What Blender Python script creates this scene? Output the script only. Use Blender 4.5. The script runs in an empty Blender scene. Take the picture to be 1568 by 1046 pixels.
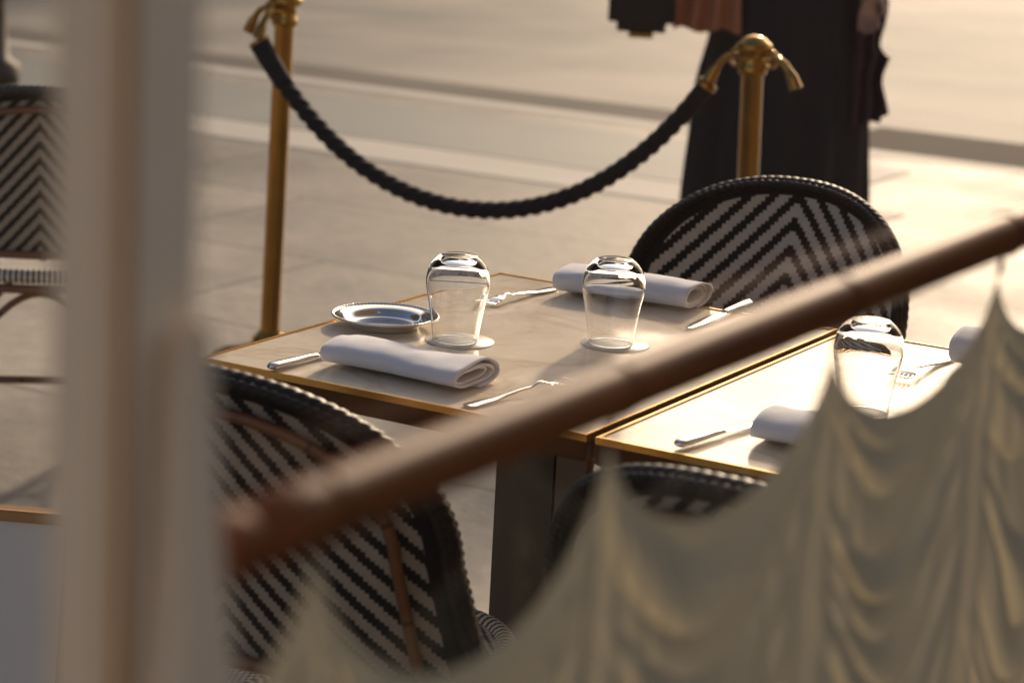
import bpy, math, random
from mathutils import Vector, Matrix, noise
random.seed(4)
S=bpy.context.scene
PI=math.pi
# ---------------------------------------------------------------- helpers
def col(c): return (c[0],c[1],c[2],1)
class M:
    def __init__(s,name):
        s.m=bpy.data.materials.new(name); s.m.use_nodes=True
        s.n=s.m.node_tree.nodes; s.l=s.m.node_tree.links
        s.b=s.n['Principled BSDF']; s.out=s.n['Material Output']
    def N(s,t,**k):
        x=s.n.new(t)
        for a,v in k.items(): setattr(x,a,v)
        return x
    def math(s,op,a,b=None,c=None):
        x=s.N('ShaderNodeMath',operation=op)
        for i,v in enumerate((a,b,c)):
            if v is None: continue
            if isinstance(v,(int,float)): x.inputs[i].default_value=v
            else: s.l.new(v,x.inputs[i])
        return x.outputs[0]
    def noise(s,scale,detail=4,vec=None,rough=.5,dist=0):
        x=s.N('ShaderNodeTexNoise'); x.inputs['Scale'].default_value=scale; x.inputs['Detail'].default_value=detail
        x.inputs['Roughness'].default_value=rough; x.inputs['Distortion'].default_value=dist
        if vec is None:
            t=s.N('ShaderNodeTexCoord'); vec=t.outputs['Object']
        s.l.new(vec,x.inputs['Vector']); return x.outputs['Fac']
    def ramp(s,fac,stops):
        x=s.N('ShaderNodeValToRGB'); e=x.color_ramp.elements
        while len(e)<len(stops): e.new(.5)
        for i,(p,c) in enumerate(stops): e[i].position=p; e[i].color=col(c)
        s.l.new(fac,x.inputs[0]); return x.outputs[0]
    def mix(s,fac,a,b,mode='MIX'):
        x=s.N('ShaderNodeMix',data_type='RGBA',blend_type=mode)
        for i,v in ((0,fac),(6,a),(7,b)):
            if isinstance(v,(int,float)): x.inputs[i].default_value=v
            elif isinstance(v,tuple): x.inputs[i].default_value=col(v)
            else: s.l.new(v,x.inputs[i])
        return x.outputs[2]
    def bump(s,h,strength=.3,dist=.01):
        x=s.N('ShaderNodeBump'); x.inputs['Strength'].default_value=strength; x.inputs['Distance'].default_value=dist
        s.l.new(h,x.inputs['Height']); s.l.new(x.outputs[0],s.b.inputs['Normal'])
    def set(s,**k):
        for a,v in k.items():
            i=s.b.inputs[a.replace('_',' ')]
            if isinstance(v,(int,float)): i.default_value=v
            elif isinstance(v,tuple): i.default_value=col(v)
            else: s.l.new(v,i)
        return s
def empty(name,loc=(0,0,0),rz=0):
    e=bpy.data.objects.new(name,None); S.collection.objects.link(e); e.location=loc; e.rotation_euler=(0,0,rz); e.empty_display_size=.1
    return e
def obj(name,me,parent=None,loc=None,rot=None):
    o=bpy.data.objects.new(name,me); S.collection.objects.link(o)
    if parent: o.parent=parent
    if loc: o.location=loc
    if rot: o.rotation_euler=rot
    return o
def mesh(name,v,f,mat=None,smooth=True,uv=None,uv2=None):
    me=bpy.data.meshes.new(name); me.from_pydata([tuple(a) for a in v],[],f)
    if uv:
        l=me.uv_layers.new(name='UVMap')
        for lp in me.loops: l.data[lp.index].uv=uv[lp.vertex_index]
    if uv2:
        l=me.uv_layers.new(name='Edge')
        for lp in me.loops: l.data[lp.index].uv=uv2[lp.vertex_index]
    if smooth:
        for p in me.polygons: p.use_smooth=True
    if mat: me.materials.append(mat.m if isinstance(mat,M) else mat)
    me.update(); return me
def boxm(name,x0,x1,y0,y1,z0,z1,mat,bev=0.0):
    import bmesh
    bm=bmesh.new(); bmesh.ops.create_cube(bm,size=1)
    for v in bm.verts: v.co=Vector((x0+(v.co.x+.5)*(x1-x0),y0+(v.co.y+.5)*(y1-y0),z0+(v.co.z+.5)*(z1-z0)))
    if bev>0: bmesh.ops.bevel(bm,geom=bm.edges[:],offset=bev,segments=2,affect='EDGES')
    me=bpy.data.meshes.new(name); bm.to_mesh(me); bm.free(); me.materials.append(mat.m); return me
def joinm(name,meshes):
    v=[];f=[];mi=[];mats=[];sm=[];uvs=[];has=False
    for me in meshes:
        o=len(v); v+= [tuple(a.co) for a in me.vertices]
        for p in me.polygons:
            f.append([o+i for i in p.vertices]); m=me.materials[p.material_index]
            if m not in mats: mats.append(m)
            mi.append(mats.index(m)); sm.append(p.use_smooth)
            u=me.uv_layers[0] if me.uv_layers else None
            for li in p.loop_indices: uvs.append(tuple(u.data[li].uv) if u else (0,0))
    r=bpy.data.meshes.new(name); r.from_pydata(v,[],f)
    for m in mats: r.materials.append(m)
    for i,p in enumerate(r.polygons): p.material_index=mi[i]; p.use_smooth=sm[i]
    l=r.uv_layers.new(name='UVMap')
    for i,u in enumerate(uvs): l.data[i].uv=u
    return r
def sweep(name,pts,rad,mat,n=12,up=None,cap=True,disp=None,closed=False):
    pts=[Vector(p) for p in pts]; k=len(pts)
    T=[]
    for i in range(k):
        if closed: t=pts[(i+1)%k]-pts[i-1]
        else: t=pts[min(i+1,k-1)]-pts[max(i-1,0)]
        T.append(t.normalized())
    a=Vector(up) if up else (Vector((0,0,1)) if abs(T[0].z)<.9 else Vector((1,0,0)))
    nrm=(a-T[0]*a.dot(T[0])).normalized(); v=[];f=[];uv=[];s=0
    for i in range(k):
        if i: s+=(pts[i]-pts[i-1]).length
        if up: nrm=Vector(up)
        nrm=(nrm-T[i]*nrm.dot(T[i])).normalized(); bi=T[i].cross(nrm)
        r=rad(i/(k-1),s) if callable(rad) else rad
        rx,ry=r if isinstance(r,tuple) else (r,r)
        for j in range(n):
            th=2*PI*j/n; d=disp(s,th) if disp else 1
            v.append(pts[i]+bi*(math.cos(th)*rx*d)+nrm*(math.sin(th)*ry*d)); uv.append((s,j/n))
    for i in range(k if closed else k-1):
        for j in range(n):
            i2=(i+1)%k; j2=(j+1)%n
            f.append((i*n+j,i*n+j2,i2*n+j2,i2*n+j))
    if cap and not closed:
        f.append(tuple(range(n-1,-1,-1))); f.append(tuple((k-1)*n+j for j in range(n)))
    return mesh(name,v,f,mat,True,uv)
def lathe(name,prof,mat,seg=48,c=(0,0,0)):
    v=[];f=[]
    for r,z in prof:
        for j in range(seg):
            a=2*PI*j/seg; v.append((c[0]+r*math.cos(a),c[1]+r*math.sin(a),c[2]+z))
    for i in range(len(prof)-1):
        for j in range(seg):
            j2=(j+1)%seg; f.append((i*seg+j,i*seg+j2,(i+1)*seg+j2,(i+1)*seg+j))
    return mesh(name,v,f,mat)
def smoothp(ctrl,n=12):
    P=[Vector(c) for c in ctrl]; out=[]
    for i in range(len(P)-1):
        p0=P[max(i-1,0)];p1=P[i];p2=P[i+1];p3=P[min(i+2,len(P)-1)]
        for j in range(n):
            t=j/n
            out.append(.5*((2*p1)+(p2-p0)*t+(2*p0-5*p1+4*p2-p3)*t*t+(3*p1-p0-3*p2+p3)*t**3))
    out.append(P[-1]); return out
def interp(tab,t):
    for i in range(len(tab)-1):
        if t<=tab[i+1][0]:
            a,b=tab[i],tab[i+1]; u=(t-a[0])/(b[0]-a[0]); u=u*u*(3-2*u)
            return a[1]+(b[1]-a[1])*u
    return tab[-1][1]
# ---------------------------------------------------------------- materials
def herring(name,period,step,white,black,k=1.1,border=.022):
    m=M(name); uv=m.N('ShaderNodeUVMap',uv_map='UVMap').outputs[0]
    sp=m.N('ShaderNodeSeparateXYZ'); m.l.new(uv,sp.inputs[0]); x,z=sp.outputs[0],sp.outputs[1]
    ax=m.math('ABSOLUTE',x)
    q=m.math('MULTIPLY',m.math('FLOOR',m.math('DIVIDE',ax,step)),step)
    zz=m.math('MULTIPLY',m.math('FLOOR',m.math('DIVIDE',z,step*.5)),step*.5)
    v=m.math('ADD',zz,m.math('MULTIPLY',q,k))
    fr=m.math('FRACT',m.math('DIVIDE',v,period))
    st=m.math('GREATER_THAN',fr,.47)
    ed=m.N('ShaderNodeUVMap',uv_map='Edge').outputs[0]
    se=m.N('ShaderNodeSeparateXYZ'); m.l.new(ed,se.inputs[0])
    inn=m.math('GREATER_THAN',se.outputs[0],border)
    st=m.math('MULTIPLY',st,inn)
    nz=m.noise(60,3)
    wc=m.mix(nz,white,tuple(c*.72 for c in white))
    c=m.mix(st,black,wc)
    wx=m.math('SINE',m.math('MULTIPLY',ax,2*PI/step)); wz=m.math('SINE',m.math('MULTIPLY',z,2*PI/(step*.5)))
    h=m.math('MULTIPLY',m.math('ABSOLUTE',wx),m.math('ADD',m.math('MULTIPLY',wz,.6),1))
    gap=m.math('LESS_THAN',m.math('ABSOLUTE',wx),.16)
    c=m.mix(m.math('MULTIPLY',gap,.35),c,(.01,.008,.006))
    m.set(Base_Color=c,Roughness=.5); m.b.inputs['Specular IOR Level'].default_value=.3; m.bump(h,.6,.002); return m
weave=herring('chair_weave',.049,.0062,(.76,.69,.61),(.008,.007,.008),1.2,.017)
weave2=herring('chair_weave_fine_shaded',.037,.0045,(.50,.435,.36),(.008,.007,.008),1.15,.017)  # finer weave; duller white puts the shade on these backs into colour
seatw=herring('seat_weave',.016,.005,(.80,.75,.66),(.012,.010,.010))
def simple(name,c,rough,metal=0,c2=None,scale=8,bump=0,bscale=60,**k):
    m=M(name)
    if c2: m.set(Base_Color=m.mix(m.noise(scale,5),c,c2))
    else: m.set(Base_Color=c)
    m.set(Roughness=rough,Metallic=metal,**k)
    if bump: m.bump(m.noise(bscale,4),bump,.003)
    return m
blackcane=simple('black_cane',(.010,.008,.009),.45,c2=(.022,.019,.019),scale=90); blackcane.b.inputs['Specular IOR Level'].default_value=.3
bamboo=M('bamboo'); 
_uv=bamboo.N('ShaderNodeUVMap',uv_map='UVMap').outputs[0]; _s=bamboo.N('ShaderNodeSeparateXYZ'); bamboo.l.new(_uv,_s.inputs[0])
_f=bamboo.math('FRACT',bamboo.math('DIVIDE',_s.outputs[0],.13)); _g=bamboo.math('LESS_THAN',_f,.05)
_c=bamboo.mix(bamboo.noise(18,5),(.22,.09,.034),(.11,.04,.015)); bamboo.set(Base_Color=bamboo.mix(_g,_c,(.05,.02,.01)),Roughness=.32)
brass=M('polished_brass'); brass.set(Base_Color=brass.mix(brass.noise(14,4),(.56,.32,.085),(.30,.15,.038)),Metallic=1,Roughness=brass.ramp(brass.noise(30,4),[(.3,(.05,)*3),(.8,(.14,)*3)]))
darkbrass=simple('dark_brass',(.14,.072,.03),.42,.8,c2=(.07,.035,.017),scale=12)
edgebrass=simple('brass_trim',(.85,.54,.17),.22,1,c2=(.65,.37,.11),scale=20)
silver=simple('silver',(.80,.78,.74),.10,1,c2=(.68,.66,.62),scale=25)
blackmetal=simple('black_metal',(.009,.008,.008),.4,.0,c2=(.02,.018,.017),scale=10)
marble=M('cream_marble')
_n=marble.noise(3.2,8,rough=.6,dist=1.4); _n2=marble.noise(9,6,dist=.8)
_v=marble.math('ABSOLUTE',marble.math('SUBTRACT',_n,.5))
_c=marble.ramp(_v,[(0.0,(.72,.60,.45)),(.03,(.83,.72,.56)),(.08,(.90,.81,.66)),(.2,(.84,.73,.57))])
_c=marble.mix(marble.math('MULTIPLY',_n2,.35),_c,(.74,.61,.45)); marble.set(Base_Color=_c,Roughness=marble.ramp(_n2,[(.3,(.11,)*3),(.7,(.20,)*3)]))
linen=M('white_linen'); 
_w=linen.noise(900,2); linen.set(Base_Color=linen.mix(linen.noise(30,4),(.80,.82,.88),(.72,.74,.81)),Roughness=.9,Sheen_Weight=.2); linen.bump(_w,.25,.0006)
glass=M('clear_glass'); glass.set(Base_Color=(1,1,1),Roughness=0.0,IOR=1.47,Transmission_Weight=1)
pane=M('window_pane'); pt=pane.N('ShaderNodeBsdfTransparent'); pg=pane.N('ShaderNodeBsdfGlossy'); pg.inputs['Roughness'].default_value=.01
pf=pane.N('ShaderNodeFresnel'); pf.inputs[0].default_value=1.5; px_=pane.N('ShaderNodeMixShader')
pane.l.new(pf.outputs[0],px_.inputs[0]); pane.l.new(pt.outputs[0],px_.inputs[1]); pane.l.new(pg.outputs[0],px_.inputs[2]); pane.l.new(px_.outputs[0],pane.out.inputs[0])
coaster=M('frosted_coaster'); coaster.set(Base_Color=(.9,.9,.88),Roughness=.35,Transmission_Weight=.55,IOR=1.3)
rope=M('black_rope'); rope.set(Base_Color=rope.mix(rope.noise(200,3),(.010,.009,.011),(.026,.022,.024)),Roughness=.8); rope.bump(rope.noise(260,3),.6,.003)
cloth=M('curtain_voile')
cloth.set(Base_Color=(.50,.445,.325),Roughness=.8)
_tr=cloth.N('ShaderNodeBsdfTranslucent'); _tr.inputs[0].default_value=(.42,.36,.24,1)
_mx=cloth.N('ShaderNodeMixShader'); _mx.inputs[0].default_value=.38
cloth.l.new(cloth.b.outputs[0],_mx.inputs[1]); cloth.l.new(_tr.outputs[0],_mx.inputs[2]); cloth.l.new(_mx.outputs[0],cloth.out.inputs[0])
cloth.bump(cloth.noise(500,2),.15,.001)
wood=M('rod_wood'); 
_t=wood.N('ShaderNodeTexCoord'); _mp=wood.N('ShaderNodeMapping'); _mp.inputs['Scale'].default_value=(60,3,60); wood.l.new(_t.outputs['Object'],_mp.inputs[0])
wood.set(Base_Color=wood.ramp(wood.noise(1.5,5,_mp.outputs[0]),[(.3,(.075,.021,.005)),(.7,(.21,.066,.015))]),Roughness=.5)
wood.b.inputs['Specular IOR Level'].default_value=.2
cream=simple('cream_paint',(.80,.66,.49),.6,c2=(.74,.60,.44),scale=6,bump=.1)
endwall=simple('tan_plaster',(.34,.23,.14),.8,c2=(.26,.17,.10),scale=2)
roommat=simple('added_room_plaster',(.62,.50,.36),.8,c2=(.55,.44,.31),scale=3)
floorwood=simple('interior_floor',(.30,.19,.11),.6,c2=(.22,.13,.07),scale=5)
# pavement
pav=M('pavement_stone'); tc=pav.N('ShaderNodeTexCoord').outputs['Object']
br=pav.N('ShaderNodeTexBrick'); pav.l.new(tc,br.inputs['Vector'])
br.inputs['Color1'].default_value=(.33,.30,.26,1); br.inputs['Color2'].default_value=(.24,.22,.195,1); br.inputs['Mortar'].default_value=(.12,.11,.095,1)
br.inputs['Scale'].default_value=1; br.inputs['Mortar Size'].default_value=.012; br.inputs['Brick Width'].default_value=1.5; br.inputs['Row Height'].default_value=.95; br.inputs['Bias'].default_value=-.1
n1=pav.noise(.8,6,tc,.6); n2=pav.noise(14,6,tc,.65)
c=pav.mix(1.0,br.outputs[0],pav.ramp(n1,[(.38,(.55,.56,.56)),(.62,(1.2,1.16,1.10))]),'MULTIPLY')  # broad tone patches paint large soft shadows onto the paving
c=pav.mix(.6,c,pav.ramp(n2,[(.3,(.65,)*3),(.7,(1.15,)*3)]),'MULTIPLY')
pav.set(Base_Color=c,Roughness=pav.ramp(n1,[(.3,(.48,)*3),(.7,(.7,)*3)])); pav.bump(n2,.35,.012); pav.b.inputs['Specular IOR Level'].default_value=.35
granite=simple('pale_granite',(.50,.465,.41),.7,c2=(.33,.31,.28),scale=1.3,bump=.2,bscale=20)  # kerb stone; the pavement strip reuses it as painted sunlight
shade_tone=simple('shade_pavers',(.19,.205,.19),.65,c2=(.10,.112,.11),scale=1.1,bump=.3,bscale=25)
asph=M('road_surface'); a1=asph.noise(.35,5); asph.set(Base_Color=asph.ramp(a1,[(.38,(.13,.135,.125)),(.60,(.35,.305,.26))]),Roughness=.7); asph.bump(asph.noise(60,3),.3,.01); asph.b.inputs['Specular IOR Level'].default_value=.35  # broad light and dark tones paint shifting tree shade on the road
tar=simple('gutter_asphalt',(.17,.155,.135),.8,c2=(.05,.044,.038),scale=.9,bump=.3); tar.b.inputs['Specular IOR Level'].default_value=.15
tar_shade=simple('gutter_asphalt_shade',(.035,.03,.027),.85,c2=(.08,.07,.06),scale=2.5,bump=.3); tar_shade.b.inputs['Specular IOR Level'].default_value=.1
brick=M('brick_wall'); bt=brick.N('ShaderNodeTexBrick'); mp=brick.N('ShaderNodeMapping'); mp.inputs['Rotation'].default_value=(PI/2,0,PI/2)
brick.l.new(brick.N('ShaderNodeTexCoord').outputs['Object'],mp.inputs[0]); brick.l.new(mp.outputs[0],bt.inputs[0])
bt.inputs['Color1'].default_value=(.28,.15,.10,1); bt.inputs['Color2'].default_value=(.22,.11,.075,1); bt.inputs['Mortar'].default_value=(.35,.32,.28,1); bt.inputs['Scale'].default_value=4
brick.set(Base_Color=bt.outputs[0],Roughness=.85)
darkglass=simple('window_glass',(.02,.025,.03),.08,0)
stone=simple('stone_trim',(.42,.38,.32),.8,c2=(.36,.33,.28),scale=4)
# ---------------------------------------------------------------- ground
# axes: x runs across the shop front (to the street is -x), y runs along it
obj('road',boxm('road',-120,120,7.85,220,-.4,-.12,asph))
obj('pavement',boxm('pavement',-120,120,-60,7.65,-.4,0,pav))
kb=boxm('kerb',-120,120,7.652,7.85,-.38,.001,granite,.012); obj('kerb',kb)
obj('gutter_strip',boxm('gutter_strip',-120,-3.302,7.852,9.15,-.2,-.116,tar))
obj('gutter_strip',boxm('gutter_strip',-3.3,120,7.852,9.5,-.2,-.116,tar_shade))  # dark colour paints the shade lying along this stretch of gutter
obj('sun_streak',boxm('sun_streak',-120,-1.9,5.75,6.20,-.1,.004,granite))  # pale strip painting a streak of sun across the pavement
obj('shade_streak',boxm('shade_streak',-120,-2.3,6.21,7.3,-.1,.005,shade_tone))  # dark strip painting a streak of shade across the pavement
# ---------------------------------------------------------------- chairs
ZC,ZT,HW=.655,.207,.258
def wf(z): return 1+.07*min(1,max(0,(ZC-z)/.155))
def ztop(x): 
    t=max(0,1-abs(x/HW)**2.3); return ZC+ZT*t**(1/2.3)
def backy(x,z): return -.195-.085*(z-.46)/.4+.095*(x/.26)**2
NX,NZ=60,40; v=[];uv=[];uv2=[];f=[]
for i in range(NX+1):
    s=-1+2*i/NX; x=HW*math.sin(s*PI/2)*.995
    zt=ztop(x); zb=.505
    for j in range(NZ+1):
        z=zb+(zt-zb)*j/NZ
        xx=x*wf(z)
        v.append((xx,backy(xx,z),z)); uv.append((xx+1e-5,z))
        rho=((abs(x)/HW)**2.3+(max(0,z-ZC)/ZT)**2.3)**(1/2.3)
        uv2.append(((1-rho)*.235,0))
for i in range(NX):
    for j in range(NZ):
        a=i*(NZ+1)+j; f.append((a,a+1,a+NZ+2,a+NZ+1))
panel=mesh('back_weave',v,f,weave,True,uv,uv2); panel2=mesh('back_weave',v,f,weave2,True,uv,uv2)
def archpath(scale=1,dy=0,z0=.40,n=90,dz=0):
    P=[]
    for i in range(14):
        z=z0+(ZC-z0)*i/14; x=-HW*scale*wf(z)
        P.append((x,backy(x,z)+dy,z))
    for i in range(n+1):
        a=PI-PI*i/n; ca,sa=math.cos(a),math.sin(a)
        x=HW*scale*math.copysign(abs(ca)**(2/2.3),ca); z=ZC+(ZT*scale+dz)*abs(sa)**(2/2.3)
        P.append((x,backy(x,z)+dy,z))
    R=[(-p[0],p[1],p[2]) for p in P[:14]][::-1]
    return P+R
def resample(P,step):
    P=[Vector(p) for p in P]; out=[P[0]]; acc=0
    for i in range(1,len(P)):
        seg=(P[i]-P[i-1]).length; d=step-acc
        while d<=seg and seg>0:
            out.append(P[i-1].lerp(P[i],d/seg)); d+=step
        acc=(acc+seg)%step
    return out
braid=lambda pitch,k,amp: (lambda s,th: 1-amp+amp*2*abs(math.cos((k*(th-2*PI*s/pitch))/2)))
frame=sweep('frame',resample(archpath(1.03),.0035),.0115,blackcane,n=20,disp=braid(.06,4,.10))
piping=sweep('piping',resample(archpath(1.03,dy=-.014),.003),.0055,blackcane,n=12,disp=braid(.026,2,.26))
piping2=sweep('piping2',resample(archpath(1.03,dy=.014),.003),.0055,blackcane,n=12,disp=braid(.026,2,.26))
cane=sweep('bamboo_arch',resample(archpath(.84,dy=-.013,z0=.49),.01),.0075,bamboo,n=12)
rail=sweep('bottom_rail',[(x/20*.245,backy(x/20*.245,.50)-.010,.502) for x in range(-20,21)],.009,bamboo,n=12)
rail2=sweep('bottom_rail_front',[(x/20*.245,backy(x/20*.245,.50)+.012,.503) for x in range(-20,21)],.008,blackcane,n=12)
def se(a,rx,ry,e=2.8):
    c_,s_=math.cos(a),math.sin(a); return rx*math.copysign(abs(c_)**(2/e),c_), ry*math.copysign(abs(s_)**(2/e),s_)
v=[(0,0,.462)];uv=[(1e-4,0)];uv2=[(1,0)];f=[];R=18;K=72
for i in range(1,R+1):
    for j in range(K):
        x,y=se(2*PI*j/K,.205*i/R,.205*i/R); v.append((x,y,.462-.012*(1-(i/R)**2))); uv.append((x,y)); uv2.append((1,0))
for j in range(K): f.append((0,1+j,1+(j+1)%K))
for i in range(R-1):
    for j in range(K):
        a=1+i*K+j;b=1+i*K+(j+1)%K; f.append((a,a+K,b+K,b))
seat=mesh('seat_weave',v,f,seatw,True,uv,uv2)
ring=[(*se(2*PI*j/160,.212,.212),.455) for j in range(160)]
wrap=M('wrapped_rim'); _u=wrap.N('ShaderNodeUVMap',uv_map='UVMap').outputs[0]; _s=wrap.N('ShaderNodeSeparateXYZ'); wrap.l.new(_u,_s.inputs[0])
_f=wrap.math('GREATER_THAN',wrap.math('FRACT',wrap.math('DIVIDE',_s.outputs[0],.012)),.5); wrap.set(Base_Color=wrap.mix(_f,(.02,.017,.016),(.74,.69,.6)),Roughness=.45)
rim=sweep('seat_rim',ring,.015,wrap,n=14,closed=True)
rim2=sweep('seat_apron',[(*se(2*PI*j/80,.205,.205),.425) for j in range(80)],.010,bamboo,n=10,closed=True)
legs=[]
for sx in(-1,1):
    for sy in(-1,1):
        top=(sx*.165,sy*.165,.44); bot=(sx*.195,sy*.205,0.0)
        P=[Vector(top).lerp(Vector(bot),i/20) for i in range(21)]
        legs.append(sweep('leg',P,.0145,bamboo,n=12))
        for zz in (.40,.20,.05):
            t=(.44-zz)/.44; p=Vector(top).lerp(Vector(bot),t); q=Vector(top).lerp(Vector(bot),t+.05)
            legs.append(sweep('wrap',[p,q],.0162,blackcane,n=12))
def brace(a,b,z1,z2):
    P=[]
    for i in range(17):
        t=i/16; p=Vector(a).lerp(Vector(b),t); P.append((p.x,p.y,z1+(z2-z1)*math.sin(PI*t)))
    return sweep('brace',P,.008,bamboo,n=10)
for s in(-1,1):
    legs.append(brace((s*.175,-.18,0),(s*.175,.18,0),.26,.41)); legs.append(brace((-.17,s*.175,0),(.17,s*.175,0),.26,.41))
    legs.append(sweep('stretcher',[(s*.185,-.19,.17),(s*.185,.19,.17)],.009,bamboo,n=10))
    legs.append(sweep('upright',smoothp([(s*.283,backy(.283,.41),.41),(s*.25,-.08,.395),(s*.195,-.10,.40)],6),.011,blackcane,n=12))
legs.append(sweep('stretcher',[(-.185,0,.17),(.185,0,.17)],.009,bamboo,n=10))
framej=joinm('back_frame',[frame,piping,piping2,cane,rail,rail2]); legj=joinm('legs',legs)
def chair(x,y,rz,pm):
    e=empty('bistro_chair',(x,y,0),rz)
    for n,m in (('back_weave',pm),('back_frame',framej),('seat_weave',seat),('seat_rim',rim),('seat_apron',rim2),('legs',legj)): obj(n,m,e)
    return e
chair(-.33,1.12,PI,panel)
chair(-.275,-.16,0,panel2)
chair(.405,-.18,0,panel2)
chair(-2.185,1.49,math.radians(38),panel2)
# ---------------------------------------------------------------- tables
def table(x0,x1,y0,y1):
    e=empty('bistro_table',((x0+x1)/2,(y0+y1)/2,0)); hx,hy=(x1-x0)/2,(y1-y0)/2
    obj('marble_top',boxm('marble_top',-hx+.0065,hx-.0065,-hy+.0065,hy-.0065,.722,.7495,marble),e)
    rims=[boxm('r',-hx,hx,-hy,-hy+.006,.742,.7514,edgebrass,.0008),boxm('r',-hx,hx,hy-.006,hy,.742,.7514,edgebrass,.0008),
          boxm('r',-hx,-hx+.006,-hy+.0062,hy-.0062,.742,.7513,edgebrass,.0008),boxm('r',hx-.006,hx,-hy+.0062,hy-.0062,.742,.7513,edgebrass,.0008)]
    obj('brass_edge',joinm('brass_edge',rims),e)
    t=.0015
    ap=[boxm('a',-hx+t,hx-t,-hy+t,-hy+.02,.716,.7418,darkbrass,.001),boxm('a',-hx+t,hx-t,hy-.02,hy-t,.716,.7418,darkbrass,.001),
        boxm('a',-hx+t,-hx+.02,-hy+.0202,hy-.0202,.716,.7417,darkbrass,.001),boxm('a',hx-.02,hx-t,-hy+.0202,hy-.0202,.716,.7417,darkbrass,.001)]
    obj('apron',joinm('apron',ap),e)  # table sides in darker brass: their shade is put into the colour
    obj('underframe',boxm('u',-.18,.18,-.22,.22,.70,.7155,blackmetal,.002),e)
    obj('column',boxm('c',-.03,.07,-.05,.05,.03,.70,blackmetal,.003),e)
    obj('base_plate',boxm('b',-.22,.22,-.27,.27,0.001,.03,blackmetal,.004),e)
table(-.611,-.001,0,.815)
table(.011,.621,0,.815)
# ---------------------------------------------------------------- tableware
TZ=.7497
def glassmesh():
    outer=[(.0335,0),(.0345,.012),(.0375,.032),(.0415,.055),(.0450,.072),(.0464,.084),(.0459,.094),(.0438,.1035),(.0400,.1115),(.0350,.1180),(.0305,.1222),(.0270,.1248),(.0245,.1256),(.012,.1252),(.0001,.1250)]
    inner=[(.0001,.1182),(.010,.1178),(.020,.1160),(.0300,.1118),(.0380,.1050),(.0425,.0960),(.0444,.0860),(.0441,.0780),(.0425,.0680),(.0397,.0550),(.0359,.0320),(.0331,.012),(.0323,.0)]
    def dens(P):
        r=[]; Q=smoothp([(a,0,b) for a,b in P],4)
        return [(max(q.x,.0001),q.z) for q in Q]
    o=dens(outer); i=dens(inner)
    prof=[(.0329,-.0003)]+o+i+[(.0329,-.0003)]
    return lathe('drinking_glass',prof,glass,64)
gm=glassmesh()
cm=lathe('coaster',[(.0001,0),(.050,0),(.0508,.0008),(.050,.0016),(.0001,.0016)],coaster,64)
for (x,y) in ((-.402,.335),(-.221,.477),(.228,.352)):
    e=empty('drinking_glass',(x,y,TZ+.0024)); obj('bowl',gm,e)
    c_=obj('coaster',cm,None,(x+.006,y+.003,TZ+.0003))
# silver dish
e=empty('silver_dish',(-.532,.345,TZ))
prof=[(.0001,.002),(.030,.002),(.044,.0025),(.051,.005),(.056,.0115),(.060,.0145),(.070,.0168),(.0745,.0172),(.0765,.0185),(.0780,.0177),(.0775,.0158),(.070,.0143),(.060,.0120),(.052,.0035),(.046,.0006),(.0001,.0006)]
Q=smoothp([(a,0,b) for a,b in prof],4)
obj('dish',lathe('dish',[(max(q.x,.0001),q.z) for q in Q],silver,72),e)
def roundb(r,n,z): return [(r*math.cos(2*PI*i/n),r*math.sin(2*PI*i/n),z) for i in range(n)]
obj('beaded_rim',sweep('beaded_rim',roundb(.0772,260,.0180),.0016,silver,n=10,closed=True,disp=lambda s,t:1+.3*math.sin(s/.0772*80)),e)
# napkins
def napkin(name,x,y,rz,L=.215,D=.118,H=.036,seed=0,turns=2.55):
    n=150; m=44; v=[];f=[]
    for k in range(m+1):
        t=k/m; X=-L/2+L*t
        puff=1+.06*math.sin(t*5+seed)+.05*noise.noise(Vector((t*3,seed,0)))
        for i in range(n+1):
            th=i/n*turns*2*PI; a=th-PI*.5
            sh=i/n
            rx=D/2-.0052*turns*sh*1.5; rz_=H/2-.0048*turns*sh*.95
            ca,sa=math.cos(a),math.sin(a)
            px=rx*math.copysign(abs(ca)**.72,ca); pz=rz_*math.copysign(abs(sa)**.80,sa)
            pz*=puff if sa>0 else 1
            px+=-.010*(sh)
            pz-= .004*max(0,px/(D/2)) if sa>0 else 0
            w=noise.noise(Vector((X*9,px*18,sh*4+seed)))*.0040+noise.noise(Vector((X*30,px*30,seed+9)))*.0018
            ex=.004*math.sin(th*.8+seed)*(1 if k in(0,m) else (.5 if k in(1,m-1) else 0))
            sgn=1 if t>.5 else -1
            zz=H/2+.0015+pz+ (w if sa>-.2 else 0)
            v.append((X+ex*sgn*.7+.006*sgn*(1-sh)*(abs(t-.5)*2)**6, px+w*.6+.006*math.sin(t*3+seed), max(zz,.0012)))
    for k in range(m):
        for i in range(n):
            a=k*(n+1)+i; f.append((a,a+1,a+n+2,a+n+1))
    me=mesh(name,v,f,linen); o=obj(name,me,None,(x,y,TZ+.001),(0,0,rz))
    so=o.modifiers.new('s','SOLIDIFY'); so.thickness=.0030; so.offset=0
    return o
napkin('folded_napkin',-.345,.118,math.radians(2),seed=1)
napkin('folded_napkin',-.345,.785,math.radians(4)+PI*0,H=.042,seed=5)
napkin('folded_napkin',.285,.155,math.radians(2),seed=8)
napkin('folded_napkin',.340,.735,math.radians(-2),H=.05,seed=12,turns=3.3)
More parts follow.
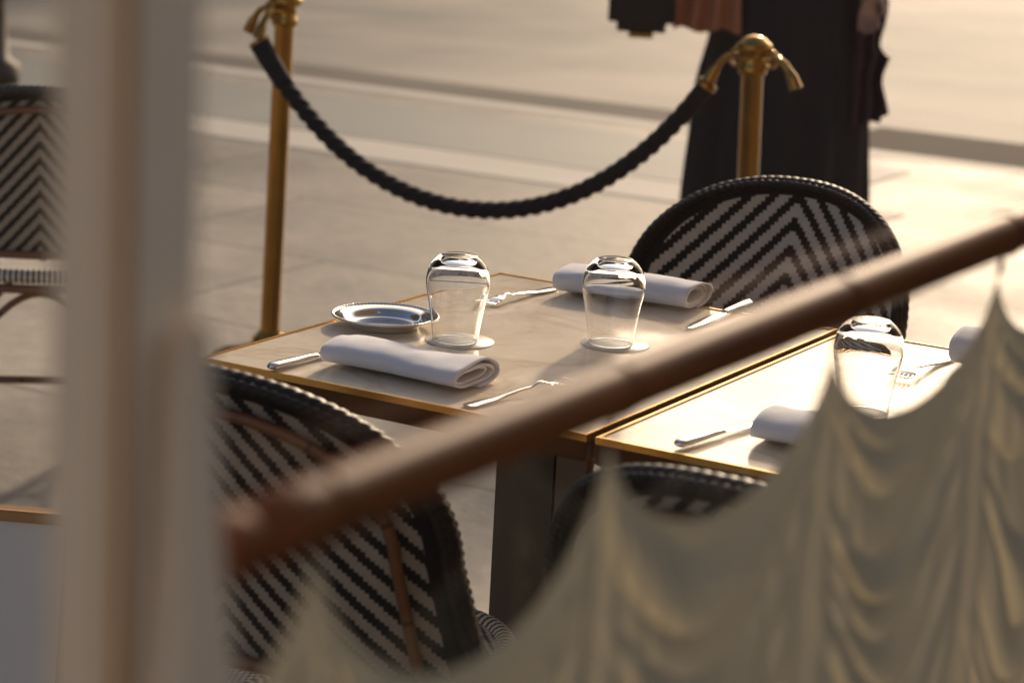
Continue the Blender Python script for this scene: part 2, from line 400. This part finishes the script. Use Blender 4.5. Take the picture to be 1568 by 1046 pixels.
# cutlery (local +y = towards tip)
def fork(x,y,rz,flip=False):
    e=[]
    def hz(t): return interp([(0,.0022),(.25,.003),(.6,.0085),(.70,.0135),(.80,.0095),(.90,.0045),(1,.0075)],t)
    L=.205; P=[(0,L*t/60*.74,hz(t/60*.74)) for t in range(61)]
    wd=lambda t,s:(interp([(0,.0062),(.04,.0100),(.2,.0090),(.55,.0045),(.85,.0032),(1,.0045)],t),.0013+.0012*(1-abs(2*t-1)))
    e.append(sweep('handle',P,wd,silver,n=14,up=(0,0,1)))
    P=[(0,L*t,hz(t)+.0002) for t in [.735+.14*i/14 for i in range(15)]]
    e.append(sweep('palm',P,lambda t,s:(interp([(0,.0044),(.3,.0095),(.7,.0125),(1,.0122)],t),.0011),silver,n=14,up=(0,0,1)))
    for k in range(4):
        xx=(-1.5+k)*.0066
        P=[(xx*(1-.06*i/14),L*(.865+.135*i/14),hz(.865+.135*i/14)+.0002) for i in range(15)]
        e.append(sweep('tine',P,lambda t,s:(.0018*(1-.45*t),.0011),silver,n=8,up=(0,0,1)))
    o=obj('table_fork',joinm('table_fork',e),None,(x,y,TZ+.0006),(0,0,rz)); return o
def knife(x,y,rz):
    L=.235
    P=[(0,L*.42*i/30,.0062) for i in range(31)]
    h=sweep('handle',P,lambda t,s:(interp([(0,.0060),(.06,.0092),(.3,.0088),(.8,.0066),(1,.0062)],t),interp([(0,.0035),(.06,.0054),(.8,.0042),(1,.0034)],t)),silver,n=18,up=(0,0,1))
    P=[(.001*math.sin(i/30*3),L*(.41+.59*i/30),.0058-.0035*i/30) for i in range(31)]
    b=sweep('blade',P,lambda t,s:(interp([(0,.0055),(.12,.0088),(.7,.0098),(.93,.0065),(1,.0012)],t),.0010),silver,n=12,up=(0,0,1))
    return obj('table_knife',joinm('table_knife',[h,b]),None,(x,y,TZ+.0009),(0,0,rz))
knife(-.493,.004,math.radians(-4)); fork(-.190,.018,math.radians(-12))
knife(-.180,.875,math.radians(181)); fork(-.475,.765,math.radians(176))
knife(.115,.022,math.radians(-9)); fork(.208,.755,math.radians(178))
# ---------------------------------------------------------------- stanchions
def stanchion(x,y,dirs,tilt=0):
    e=empty('rope_stanchion',(x,y,0)); e.rotation_euler=(0,tilt,0)
    prof=[(.0001,.055),(.03,.055),(.045,.05),(.075,.035),(.13,.022),(.158,.014),(.160,.004),(.155,.0005),(.0001,.0005)]
    obj('base',lathe('base',prof[::-1],brass,64),e)
    prof=[(.028,.045),(.028,.06),(.026,.07),(.026,.905),(.033,.908),(.035,.918),(.033,.928),(.030,.932),(.030,.958),(.041,.962),(.044,.968),(.044,.978),(.040,.983),(.034,.987),(.028,.994),(.014,1.000),(.0001,1.002)]
    obj('post',lathe('post',prof,brass,48),e)
    obj('foot_collar',lathe('foot_collar',[(.031,.05),(.046,.052),(.048,.062),(.040,.074),(.0305,.082)],brass,48),e)
    for k,(dx,dy) in enumerate(dirs):
        P=smoothp([(dx*.026,dy*.026,.945),(dx*.055,dy*.055,.950),(dx*.080,dy*.080,.938),(dx*.102,dy*.102,.908),(dx*.115,dy*.115,.880)],8)
        h=sweep('arm',P,lambda t,s:interp([(0,.012),(.25,.007),(.6,.009),(.8,.014),(1,.016)],t),brass,n=16)
        c2=sweep('ring',[(dx*.045+.016*math.cos(a)*dx,dy*.045+.016*math.cos(a)*dy,.945+.020*math.sin(a)) for a in [2*PI*i/24 for i in range(24)]],.005,brass,n=10,closed=True)
        obj('hook_%d'%k,joinm('hook',[h,c2]),e)
    return e
stanchion(-2.32,2.55,[(0,-1),(-1,0)],math.radians(1.2)); stanchion(-.97,2.65,[(-1,0),(1,0)],math.radians(-2.0))
A=Vector((-2.30,2.435,.875)); B=Vector((-.97-.145,2.65,.875))
P=[]
for i in range(61):
    t=i/60; p=A.lerp(B,t); u_=2*t-1
    p.z=.875-.375*(1-(math.cosh(1.6*u_)-1)/(math.cosh(1.6)-1)); P.append(p)
P=resample(P,.0045)
ro=empty('barrier_rope')
obj('rope',sweep('rope',P,.0200,rope,n=24,disp=braid(.105,3,.17)),ro)
obj('end_sleeve_1',sweep('sl',P[:30],lambda t,s:.028-.004*t,rope,n=20),ro); obj('end_sleeve_2',sweep('sl',P[-22:],lambda t,s:.021+.003*t,rope,n=20),ro)
obj('end_cap_1',sweep('cap',P[:3],.0285,brass,n=20),ro); obj('end_cap_2',sweep('cap',P[-4:],.0250,brass,n=20),ro)
# ---------------------------------------------------------------- cafe window
RA=.784
fac=empty('restaurant_facade')
def fb(n,*a,bev=.003): return obj(n,boxm(n,*a,bev),fac)
fb('wall_below_window',.75,.86,-3.30,-.32,0,.78,cream); fb('sill',.72,.90,-3.30,-.32,.782,.81,cream)
fb('wall_right',.75,.86,-.318,3.0,0,3.2,endwall); fb('wall_left',.75,.86,-9,-3.302,0,3.2,cream)
fb('lintel',.75,.86,-3.30,-.32,2.6,3.2,cream)
fb('jamb_right',.76,.80,-.36,-.322,.812,2.598,cream); fb('jamb_left',.76,.80,-3.298,-3.26,.812,2.598,cream)
obj('window_mullion',boxm('window_mullion',.767,.797,-1.900,-1.845,.812,2.598,cream,.004),fac)
fb('mullion_bead',.7975,.8005,-1.896,-1.892,.812,2.598,edgebrass,bev=.0005)
obj('window_pane',mesh('window_pane',[(.761,-3.26,.812),(.761,-.36,.812),(.761,-.36,2.598),(.761,-3.26,2.598)],[(0,1,2,3)],pane,False),fac)
fb('end_wall',.75,6,3.002,3.1,0,3.2,endwall); 
room=empty('unseen_open_room')  # unseen room, invented with open top and back to let skylight in
def rb(n,*a): return obj(n,boxm(n,*a),room)
rb('added_floor',.862,6,-9,3,.001,.02,floorwood)
rb('added_low_wall',6.002,6.1,-9,3,0,.7,roommat)
for i in range(5): rb('added_pillar_%d'%i,6.002,6.2,-9+i*2.9,-8.7+i*2.9,.702,3.2,roommat)  # back wall reduced to pillars so sky light enters
for i in range(9): rb('added_rafter_%d'%i,.75,6.2,-9+i*1.48,-8.93+i*1.48,3.202,3.34,cream)  # added rafters; solid roof left off to brighten the interior
# rod + rings
rodx=RA; RR=.0150; rod=empty('curtain_rod')
obj('pole',sweep('pole',[(rodx+.006,-1.815+i*.05,1.231) for i in range(30)],RR,wood,n=28),rod)
obj('pole_end',lathe('pole_end',[(.0001,-.012),(.010,-.011),(.0148,-.006),(.0155,.006),(.0151,.012)],wood,24),rod,(rodx+.006,-1.822,1.231),(-PI/2,0,0))
pk=[-2.07,-1.750,-1.482,-1.180,-.865,-.58,-.33]
pz=[1.21,1.216,1.209,1.205,1.207,1.204,1.204]
sg=[.085,.092,.078,.074,.07,.07,.07]
for i,y in enumerate(pk[1:]):
    R_=[(rodx+.006+(RR+.0006)*math.cos(a),y,1.231+(RR+.0006)*math.sin(a)) for a in [2*PI*j/32 for j in range(32)]]
    obj('ring_%d'%i,sweep('ring',R_,.0009,darkbrass,n=8,closed=True),rod)
    obj('clip_%d'%i,sweep('clip',[(rodx+.006,y,1.217),(rodx+.005,y,pz[i+1]-.006)],.0022,darkbrass,n=8),rod)
# festoon curtain
y0,y1=-1.835,-.34; NU,NV=600,240; v=[];f=[]
for i in range(NU+1):
    y=y0+(y1-y0)*i/NU
    k=max(j for j in range(len(pk)) if pk[j]<=y); fr=(y-pk[k])/(pk[k+1]-pk[k])
    sh=(4*fr*(1-fr))
    edge=min(fr,1-fr)*2
    zb=pz[k]+(pz[k+1]-pz[k])*fr
    for j in range(NV+1):
        cdep=.50*j/NV
        shc=sh**(.58+.75*min(1,cdep/.16))
        warp=.012*noise.noise(Vector((y*5,cdep*6,11)))
        sagv=(sg[k]+.22*cdep)*shc
        z=zb-cdep*.80-sagv+warp*min(1,cdep/.05)
        ph=cdep/.043+.3*math.sin(k*1.7+cdep*10)+1.3*noise.noise(Vector((y*5,cdep*9,k*3.)))
        w=ph%1.0
        fold=(1-abs(2*w-1)**2.2)*(.6+.4*math.sin(int(ph)*2.3+k))
        amp=.0120*(shc**.9)*(min(1,cdep/.03))
        gat=max(0,1-edge*1.2)**1.2
        g=.0018*math.sin((y-pk[k+(1 if fr>.5 else 0)])*330/(.3+3.5*cdep)*.35+noise.noise(Vector((y*9,cdep*5,2)))*3)*gat*min(1,cdep/.04)
        x=rodx+.004+amp*fold+g+.006*noise.noise(Vector((y*6,cdep*5,7)))*min(1,cdep/.04)-.01*cdep
        z-=.010*fold*shc*(min(1,cdep/.03))
        v.append((x,y,z))
for i in range(NU):
    for j in range(NV):
        a=i*(NV+1)+j; f.append((a,a+1,a+NV+2,a+NV+1))
cur=obj('cafe_curtain',mesh('cafe_curtain',v,f,cloth))
# gathered drape tied against the mullion
v=[];f=[];n=72
for i in range(61):
    z=1.33-.54*i/60
    w=interp([(0,.010),(.12,.014),(.35,.028),(.6,.034),(1,.036)],i/60); d_=interp([(0,.006),(.3,.012),(1,.016)],i/60)
    for j in range(n):
        a=2*PI*j/n; r=1+.10*math.sin(a*9+z*6)+.06*math.sin(a*5-z*11)
        v.append((.806+d_*r*math.cos(a),-1.868+w*.35+w*r*math.sin(a),z))
for i in range(60):
    for j in range(n): f.append((i*n+j,i*n+(j+1)%n,(i+1)*n+(j+1)%n,(i+1)*n+j))
creamcloth=simple('cream_drape',(.72,.59,.44),.85,c2=(.66,.54,.40),scale=8)
obj('gathered_drape',mesh('gathered_drape',v,f,creamcloth))
# ---------------------------------------------------------------- menu board (A-frame)
oak=simple('oak',(.46,.24,.07),.45,c2=(.34,.16,.045),scale=14)
paper=simple('menu_paper',(.74,.73,.71),.6,c2=(.66,.65,.63),scale=9)
e=empty('menu_board',(-.875,-.315,0),math.radians(24))
for s in (-1,1):
    pp=[boxm('f',-.26,-.240,-.01,.01,0,.58,oak,.003),boxm('f',.240,.26,-.01,.01,0,.58,oak,.003),boxm('f',-.2398,.2398,-.01,.01,.565,.58,oak,.003),boxm('f',-.2398,.2398,-.01,.01,.06,.085,oak,.003),boxm('p',-.2396,.2396,-.004,.004,.0852,.5648,paper)]
    o=obj('panel_%d'%(s+1),joinm('panel',pp),e,(0,s*.115,0),(math.radians(11)*s,0,0))
# ---------------------------------------------------------------- street lamp (base seen far left)
iron=simple('dark_iron',(.035,.022,.016),.5,.3,c2=(.06,.04,.03),scale=9)
e=empty('street_lamp',(-6.75,6.3,0))
obj('post',lathe('post',[(.0001,0),(.15,0),(.15,.10),(.10,.13),(.075,.4),(.09,.43),(.06,.5),(.05,.8),(.045,1.2),(.04,4.0),(.08,4.05),(.08,4.12),(.03,4.2)],iron,32),e)
lw=simple('lamp_glass',(.8,.78,.7),.3)
obj('lantern',lathe('lantern',[(.05,4.2),(.12,4.25),(.2,4.7),(.19,4.72)],lw,8),e); obj('cap',lathe('cap',[(.24,4.70),(.22,4.74),(.08,4.92),(.03,5.0),(.0001,5.05)],iron,8),e)
# ---------------------------------------------------------------- pedestrian
coatm=simple('black_wool',(.010,.009,.011),.8,c2=(.022,.019,.021),scale=14,bump=.3,bscale=150)
skin=simple('skin',(.52,.31,.22),.5,c2=(.45,.26,.18),scale=20)
hairm=simple('hair',(.05,.03,.02),.5)
tan=simple('tan_leather',(.48,.20,.10),.6,c2=(.36,.14,.07),scale=12)
PX,PY=-1.88,4.86
ped=empty('pedestrian',(PX,PY,0),math.radians(29.6))   # local x = screen-right when walking across
def skinobj(name,J,E,mat,parent,root=0,sub=2):
    me=bpy.data.meshes.new(name); me.from_pydata([j[:3] for j in J],E,[]); o=obj(name,me,parent)
    sk=o.modifiers.new('skin','SKIN'); 
    for i,j in enumerate(J): me.skin_vertices[0].data[i].radius=(j[3],j[4] if len(j)>4 else j[3])
    me.skin_vertices[0].data[root].use_root=True; sk.use_smooth_shade=True
    ss=o.modifiers.new('ss','SUBSURF'); ss.levels=sub; ss.render_levels=sub
    me.materials.append(mat.m); return o
J=[(0,0,.95,.15,.11),(0,0,1.12,.12,.09),(0,0,1.32,.16,.10),(0,0,1.44,.09,.07),(0,.0,1.53,.05,.05),
   (.10,0,.86,.095),(.12,.02,.50,.065),(.13,.0,.10,.045),(.13,-.13,.05,.04),
   (-.10,0,.86,.095),(-.12,-.08,.50,.065),(-.13,-.0,.10,.045),(-.13,-.13,.05,.04),
   (.20,0,1.40,.06),(.27,.02,1.12,.045),(.24,-.10,.93,.032),
   (-.20,0,1.40,.06),(-.30,-.04,1.14,.045),(-.47,-.16,1.03,.032)]
E=[(0,1),(1,2),(2,3),(3,4),(0,5),(5,6),(6,7),(7,8),(0,9),(9,10),(10,11),(11,12),(2,13),(13,14),(14,15),(2,16),(16,17),(17,18)]
skinobj('body',J,E,coatm,ped)
v=[];f=[];n=120
for i in range(41):
    t=i/40; z=1.12-(1.12-.16)*t
    rx=interp([(0,.17),(.25,.24),(.6,.285),(1,.30)],t); ry=interp([(0,.12),(.3,.17),(1,.23)],t)
    for j in range(n):
        a=2*PI*j/n; r=1+(.02+.06*t)*math.sin(a*11+t*1.5)+.03*t*math.sin(a*17+2)
        v.append((rx*r*math.cos(a),ry*r*math.sin(a),z+.015*t*math.sin(a*11)))
for i in range(40):
    for j in range(n): f.append((i*n+j,i*n+(j+1)%n,(i+1)*n+(j+1)%n,(i+1)*n+j))
obj('long_coat',mesh('long_coat',v,f,coatm),ped)
plum=simple('plum_scarf',(.13,.06,.08),.8,c2=(.04,.02,.03),scale=20)
v=[];f=[];NN=40
for i in range(61):
    t=i/60; z=1.42-.92*t
    for j in range(NN+1):
        s=j/NN; w=.09*(.7+.4*t)+.03*abs(math.sin(t*19))*s
        v.append((.19+.03*t+s*w,-.12+.03*math.sin(s*16+t*9)*(.4+s),z-.03*s*math.sin(t*30)))
for i in range(60):
    for j in range(NN): a=i*(NN+1)+j; f.append((a,a+1,a+NN+2,a+NN+1))
obj('ruffled_scarf',mesh('ruffled_scarf',v,f,plum),ped)
import bmesh
bm=bmesh.new(); bmesh.ops.create_uvsphere(bm,u_segments=32,v_segments=24,radius=1)
for q in bm.verts:
    x,y,z=q.co; jaw=1-.28*max(0,-z); nose=.16*math.exp(-((x/.14)**2+((z+.08)/.2)**2)) if y<0 else 0
    eye=-.06*(math.exp(-(((abs(x)-.35)/.18)**2+((z-.08)/.12)**2))) if y<0 else 0
    q.co=Vector((x*.076*jaw,(y*(1+nose+eye))*.095*(1-.08*max(0,-z)),z*.118))
me=bpy.data.meshes.new('head'); bm.to_mesh(me); bm.free(); me.materials.append(skin.m)
for p_ in me.polygons: p_.use_smooth=True
obj('head',me,ped,(0,-.01,1.64))
bm=bmesh.new(); bmesh.ops.create_uvsphere(bm,u_segments=32,v_segments=24,radius=1)
for q in bm.verts:
    x,y,z=q.co; q.co=Vector((x*.086,y*.102+.018,z*.125+.015 if z>0 else z*.17)); 
    if y<-.25 and z<.55: q.co.y=max(q.co.y,-.03)
me=bpy.data.meshes.new('hair'); bm.to_mesh(me); bm.free(); me.materials.append(hairm.m)
for p_ in me.polygons: p_.use_smooth=True
obj('hair',me,ped,(0,-.005,1.65))
eyem=simple('eye',(.05,.03,.02),.2); lipm=simple('lips',(.35,.12,.10),.4)
for s in(-1,1):
    obj('eye_%d'%(s+1),lathe('eye',[(.0001,-.010),(.007,-.007),(.010,0),(.007,.007),(.0001,.010)],eyem,16),ped,(s*.027,-.088,1.65))
obj('mouth',sweep('mouth',[(-.02,-.098,1.588),(0,-.104,1.590),(.02,-.098,1.588)],.005,lipm,n=8),ped)
def hand(name,x,y,z,d):
    J=[(0,0,0,.022,.014),(0,-.005,-.05,.032,.013),(0,-.01,-.09,.030,.011)]; E=[(0,1),(1,2)]
    for k in range(4):
        b=len(J); xx=-.027+k*.018; L=[.065,.078,.072,.055][k]
        J+=[(xx,-.012,-.10,.009),(xx*1.05,-.022,-.10-L*.45,.008),(xx*1.05,-.042,-.10-L*.8,.007)]; E+=[(2,b),(b,b+1),(b+1,b+2)]
    b=len(J); J+=[(-.035*d,-.018,-.045,.012),(-.045*d,-.035,-.075,.010),(-.042*d,-.045,-.10,.008)]; E+=[(1,b),(b,b+1),(b+1,b+2)]
    o=skinobj(name,J,E,skin,ped,0,1); o.location=(x,y,z)
hand('hand_right',.25,-.13,.98,-1); hand('hand_left',-.48,-.17,1.05,1)
blk=simple('black_leather',(.012,.011,.012),.35,c2=(.02,.018,.018),scale=20,bump=.3,bscale=120)
bag=boxm('bag',-.61,-.39,-.24,-.14,.79,1.0,blk,.03)
strap=sweep('strap',smoothp([(-.57,-.19,.99),(-.54,-.18,1.06),(-.47,-.18,1.075),(-.43,-.19,.99)],8),.008,blk,n=10)
foot=sweep('foot',[(-.54,-.20,.780),(-.46,-.20,.780)],.011,brass,n=10)
obj('handbag',joinm('handbag',[bag,strap,foot]),ped)
v=[];f=[]
for i in range(31):
    t=i/30; z=1.16-.36*t
    for j in range(61):
        s=j/60; x=-.365+.17*s+(s-.5)*.06*t
        v.append((x,-.13-.02*math.sin(s*20+t*2)-.02*t,z+.008*math.sin(s*11)*t))
for i in range(30):
    for j in range(60): a=i*61+j; f.append((a,a+1,a+62,a+61))
obj('tan_shawl',mesh('tan_shawl',v,f,tan),ped)
# ---------------------------------------------------------------- buildings across the street
def building(x,y0,y1,h,depth):
    e=empty('brick_building')
    obj('walls',boxm('walls',x-depth,x,y0,y1,-.12,h,brick),e)
    obj('cornice',boxm('cornice',x-depth-.2,x+.35,y0-.2,y1+.2,h+.001,h+.5,stone,.05),e)
    obj('base_course',boxm('base',x+.002,x+.12,y0,y1,-.12,.7,stone,.02),e)
    gl=[];tr=[]
    nf=int(h//3.2); nw=int((y1-y0)//2.6)
    for a in range(nf):
        for b in range(nw):
            cy=y0+1.5+b*(y1-y0-1.0)/nw; z0=.9+a*3.2
            gl.append(boxm('g',x+.002,x+.03,cy-.5,cy+.5,z0,z0+1.7,darkglass))
            tr.append(boxm('t',x+.002,x+.14,cy-.62,cy+.62,z0-.14,z0-.003,stone)); tr.append(boxm('t',x+.002,x+.10,cy-.62,cy+.62,z0+1.703,z0+1.9,stone))
            tr.append(boxm('t',x+.031,x+.05,cy-.02,cy+.02,z0,z0+1.7,cream))
    obj('windows',joinm('windows',gl),e); obj('window_trim',joinm('trim',tr),e)
building(-15,-14,5.5,11,8)
building(-15,13,30,10,8)
# ---------------------------------------------------------------- light
W=bpy.data.worlds.new('World'); S.world=W; W.use_nodes=True; wn=W.node_tree.nodes; bg=wn['Background']
sky=wn.new('ShaderNodeTexSky'); sky.sky_type='NISHITA'; sky.sun_disc=False
d=Vector((-.24,.97,0)).normalized(); el=math.radians(24)
sky.sun_elevation=el; sky.sun_rotation=math.atan2(d.x,d.y); sky.dust_density=3.2; sky.air_density=.9; sky.ozone_density=.5
wm=wn.new('ShaderNodeMix'); wm.data_type='RGBA'; wm.blend_type='MULTIPLY'; wm.inputs[0].default_value=1; wm.inputs[7].default_value=(1,.95,.90,1)
W.node_tree.links.new(sky.outputs[0],wm.inputs[6]); W.node_tree.links.new(wm.outputs[2],bg.inputs[0]); bg.inputs[1].default_value=.145
sl=bpy.data.lights.new('sun','SUN'); sl.energy=3.4; sl.angle=math.radians(4); sl.color=(1,.77,.54)
so=bpy.data.objects.new('sun',sl); S.collection.objects.link(so)
ds=Vector((d.x*math.cos(el),d.y*math.cos(el),math.sin(el))); so.rotation_euler=(ds).to_track_quat('Z','Y').to_euler(); so.location=(-3,12,8)
# ---------------------------------------------------------------- camera
p=math.radians(12.98); r=math.radians(3.08); h=Vector((-.494,.869,0)).normalized()
fwd=h*math.cos(p)+Vector((0,0,-math.sin(p))); r0=Vector((h.y,-h.x,0)); u0=r0.cross(fwd)
Rv=r0*math.cos(r)+u0*math.sin(r); Uv=-r0*math.sin(r)+u0*math.cos(r)
cam=bpy.data.cameras.new('camera'); co=bpy.data.objects.new('camera',cam); S.collection.objects.link(co)
mt=Matrix((( Rv.x,Uv.x,-fwd.x,1.334),(Rv.y,Uv.y,-fwd.y,-2.551),(Rv.z,Uv.z,-fwd.z,1.53),(0,0,0,1))); co.matrix_world=mt
cam.lens=83.4; cam.sensor_width=36; cam.clip_start=.05; cam.clip_end=600
cam.dof.use_dof=True; cam.dof.focus_distance=3.45; cam.dof.aperture_fstop=4.6
S.camera=co
S.view_settings.view_transform='Standard'; S.view_settings.look='None'; S.view_settings.exposure=0
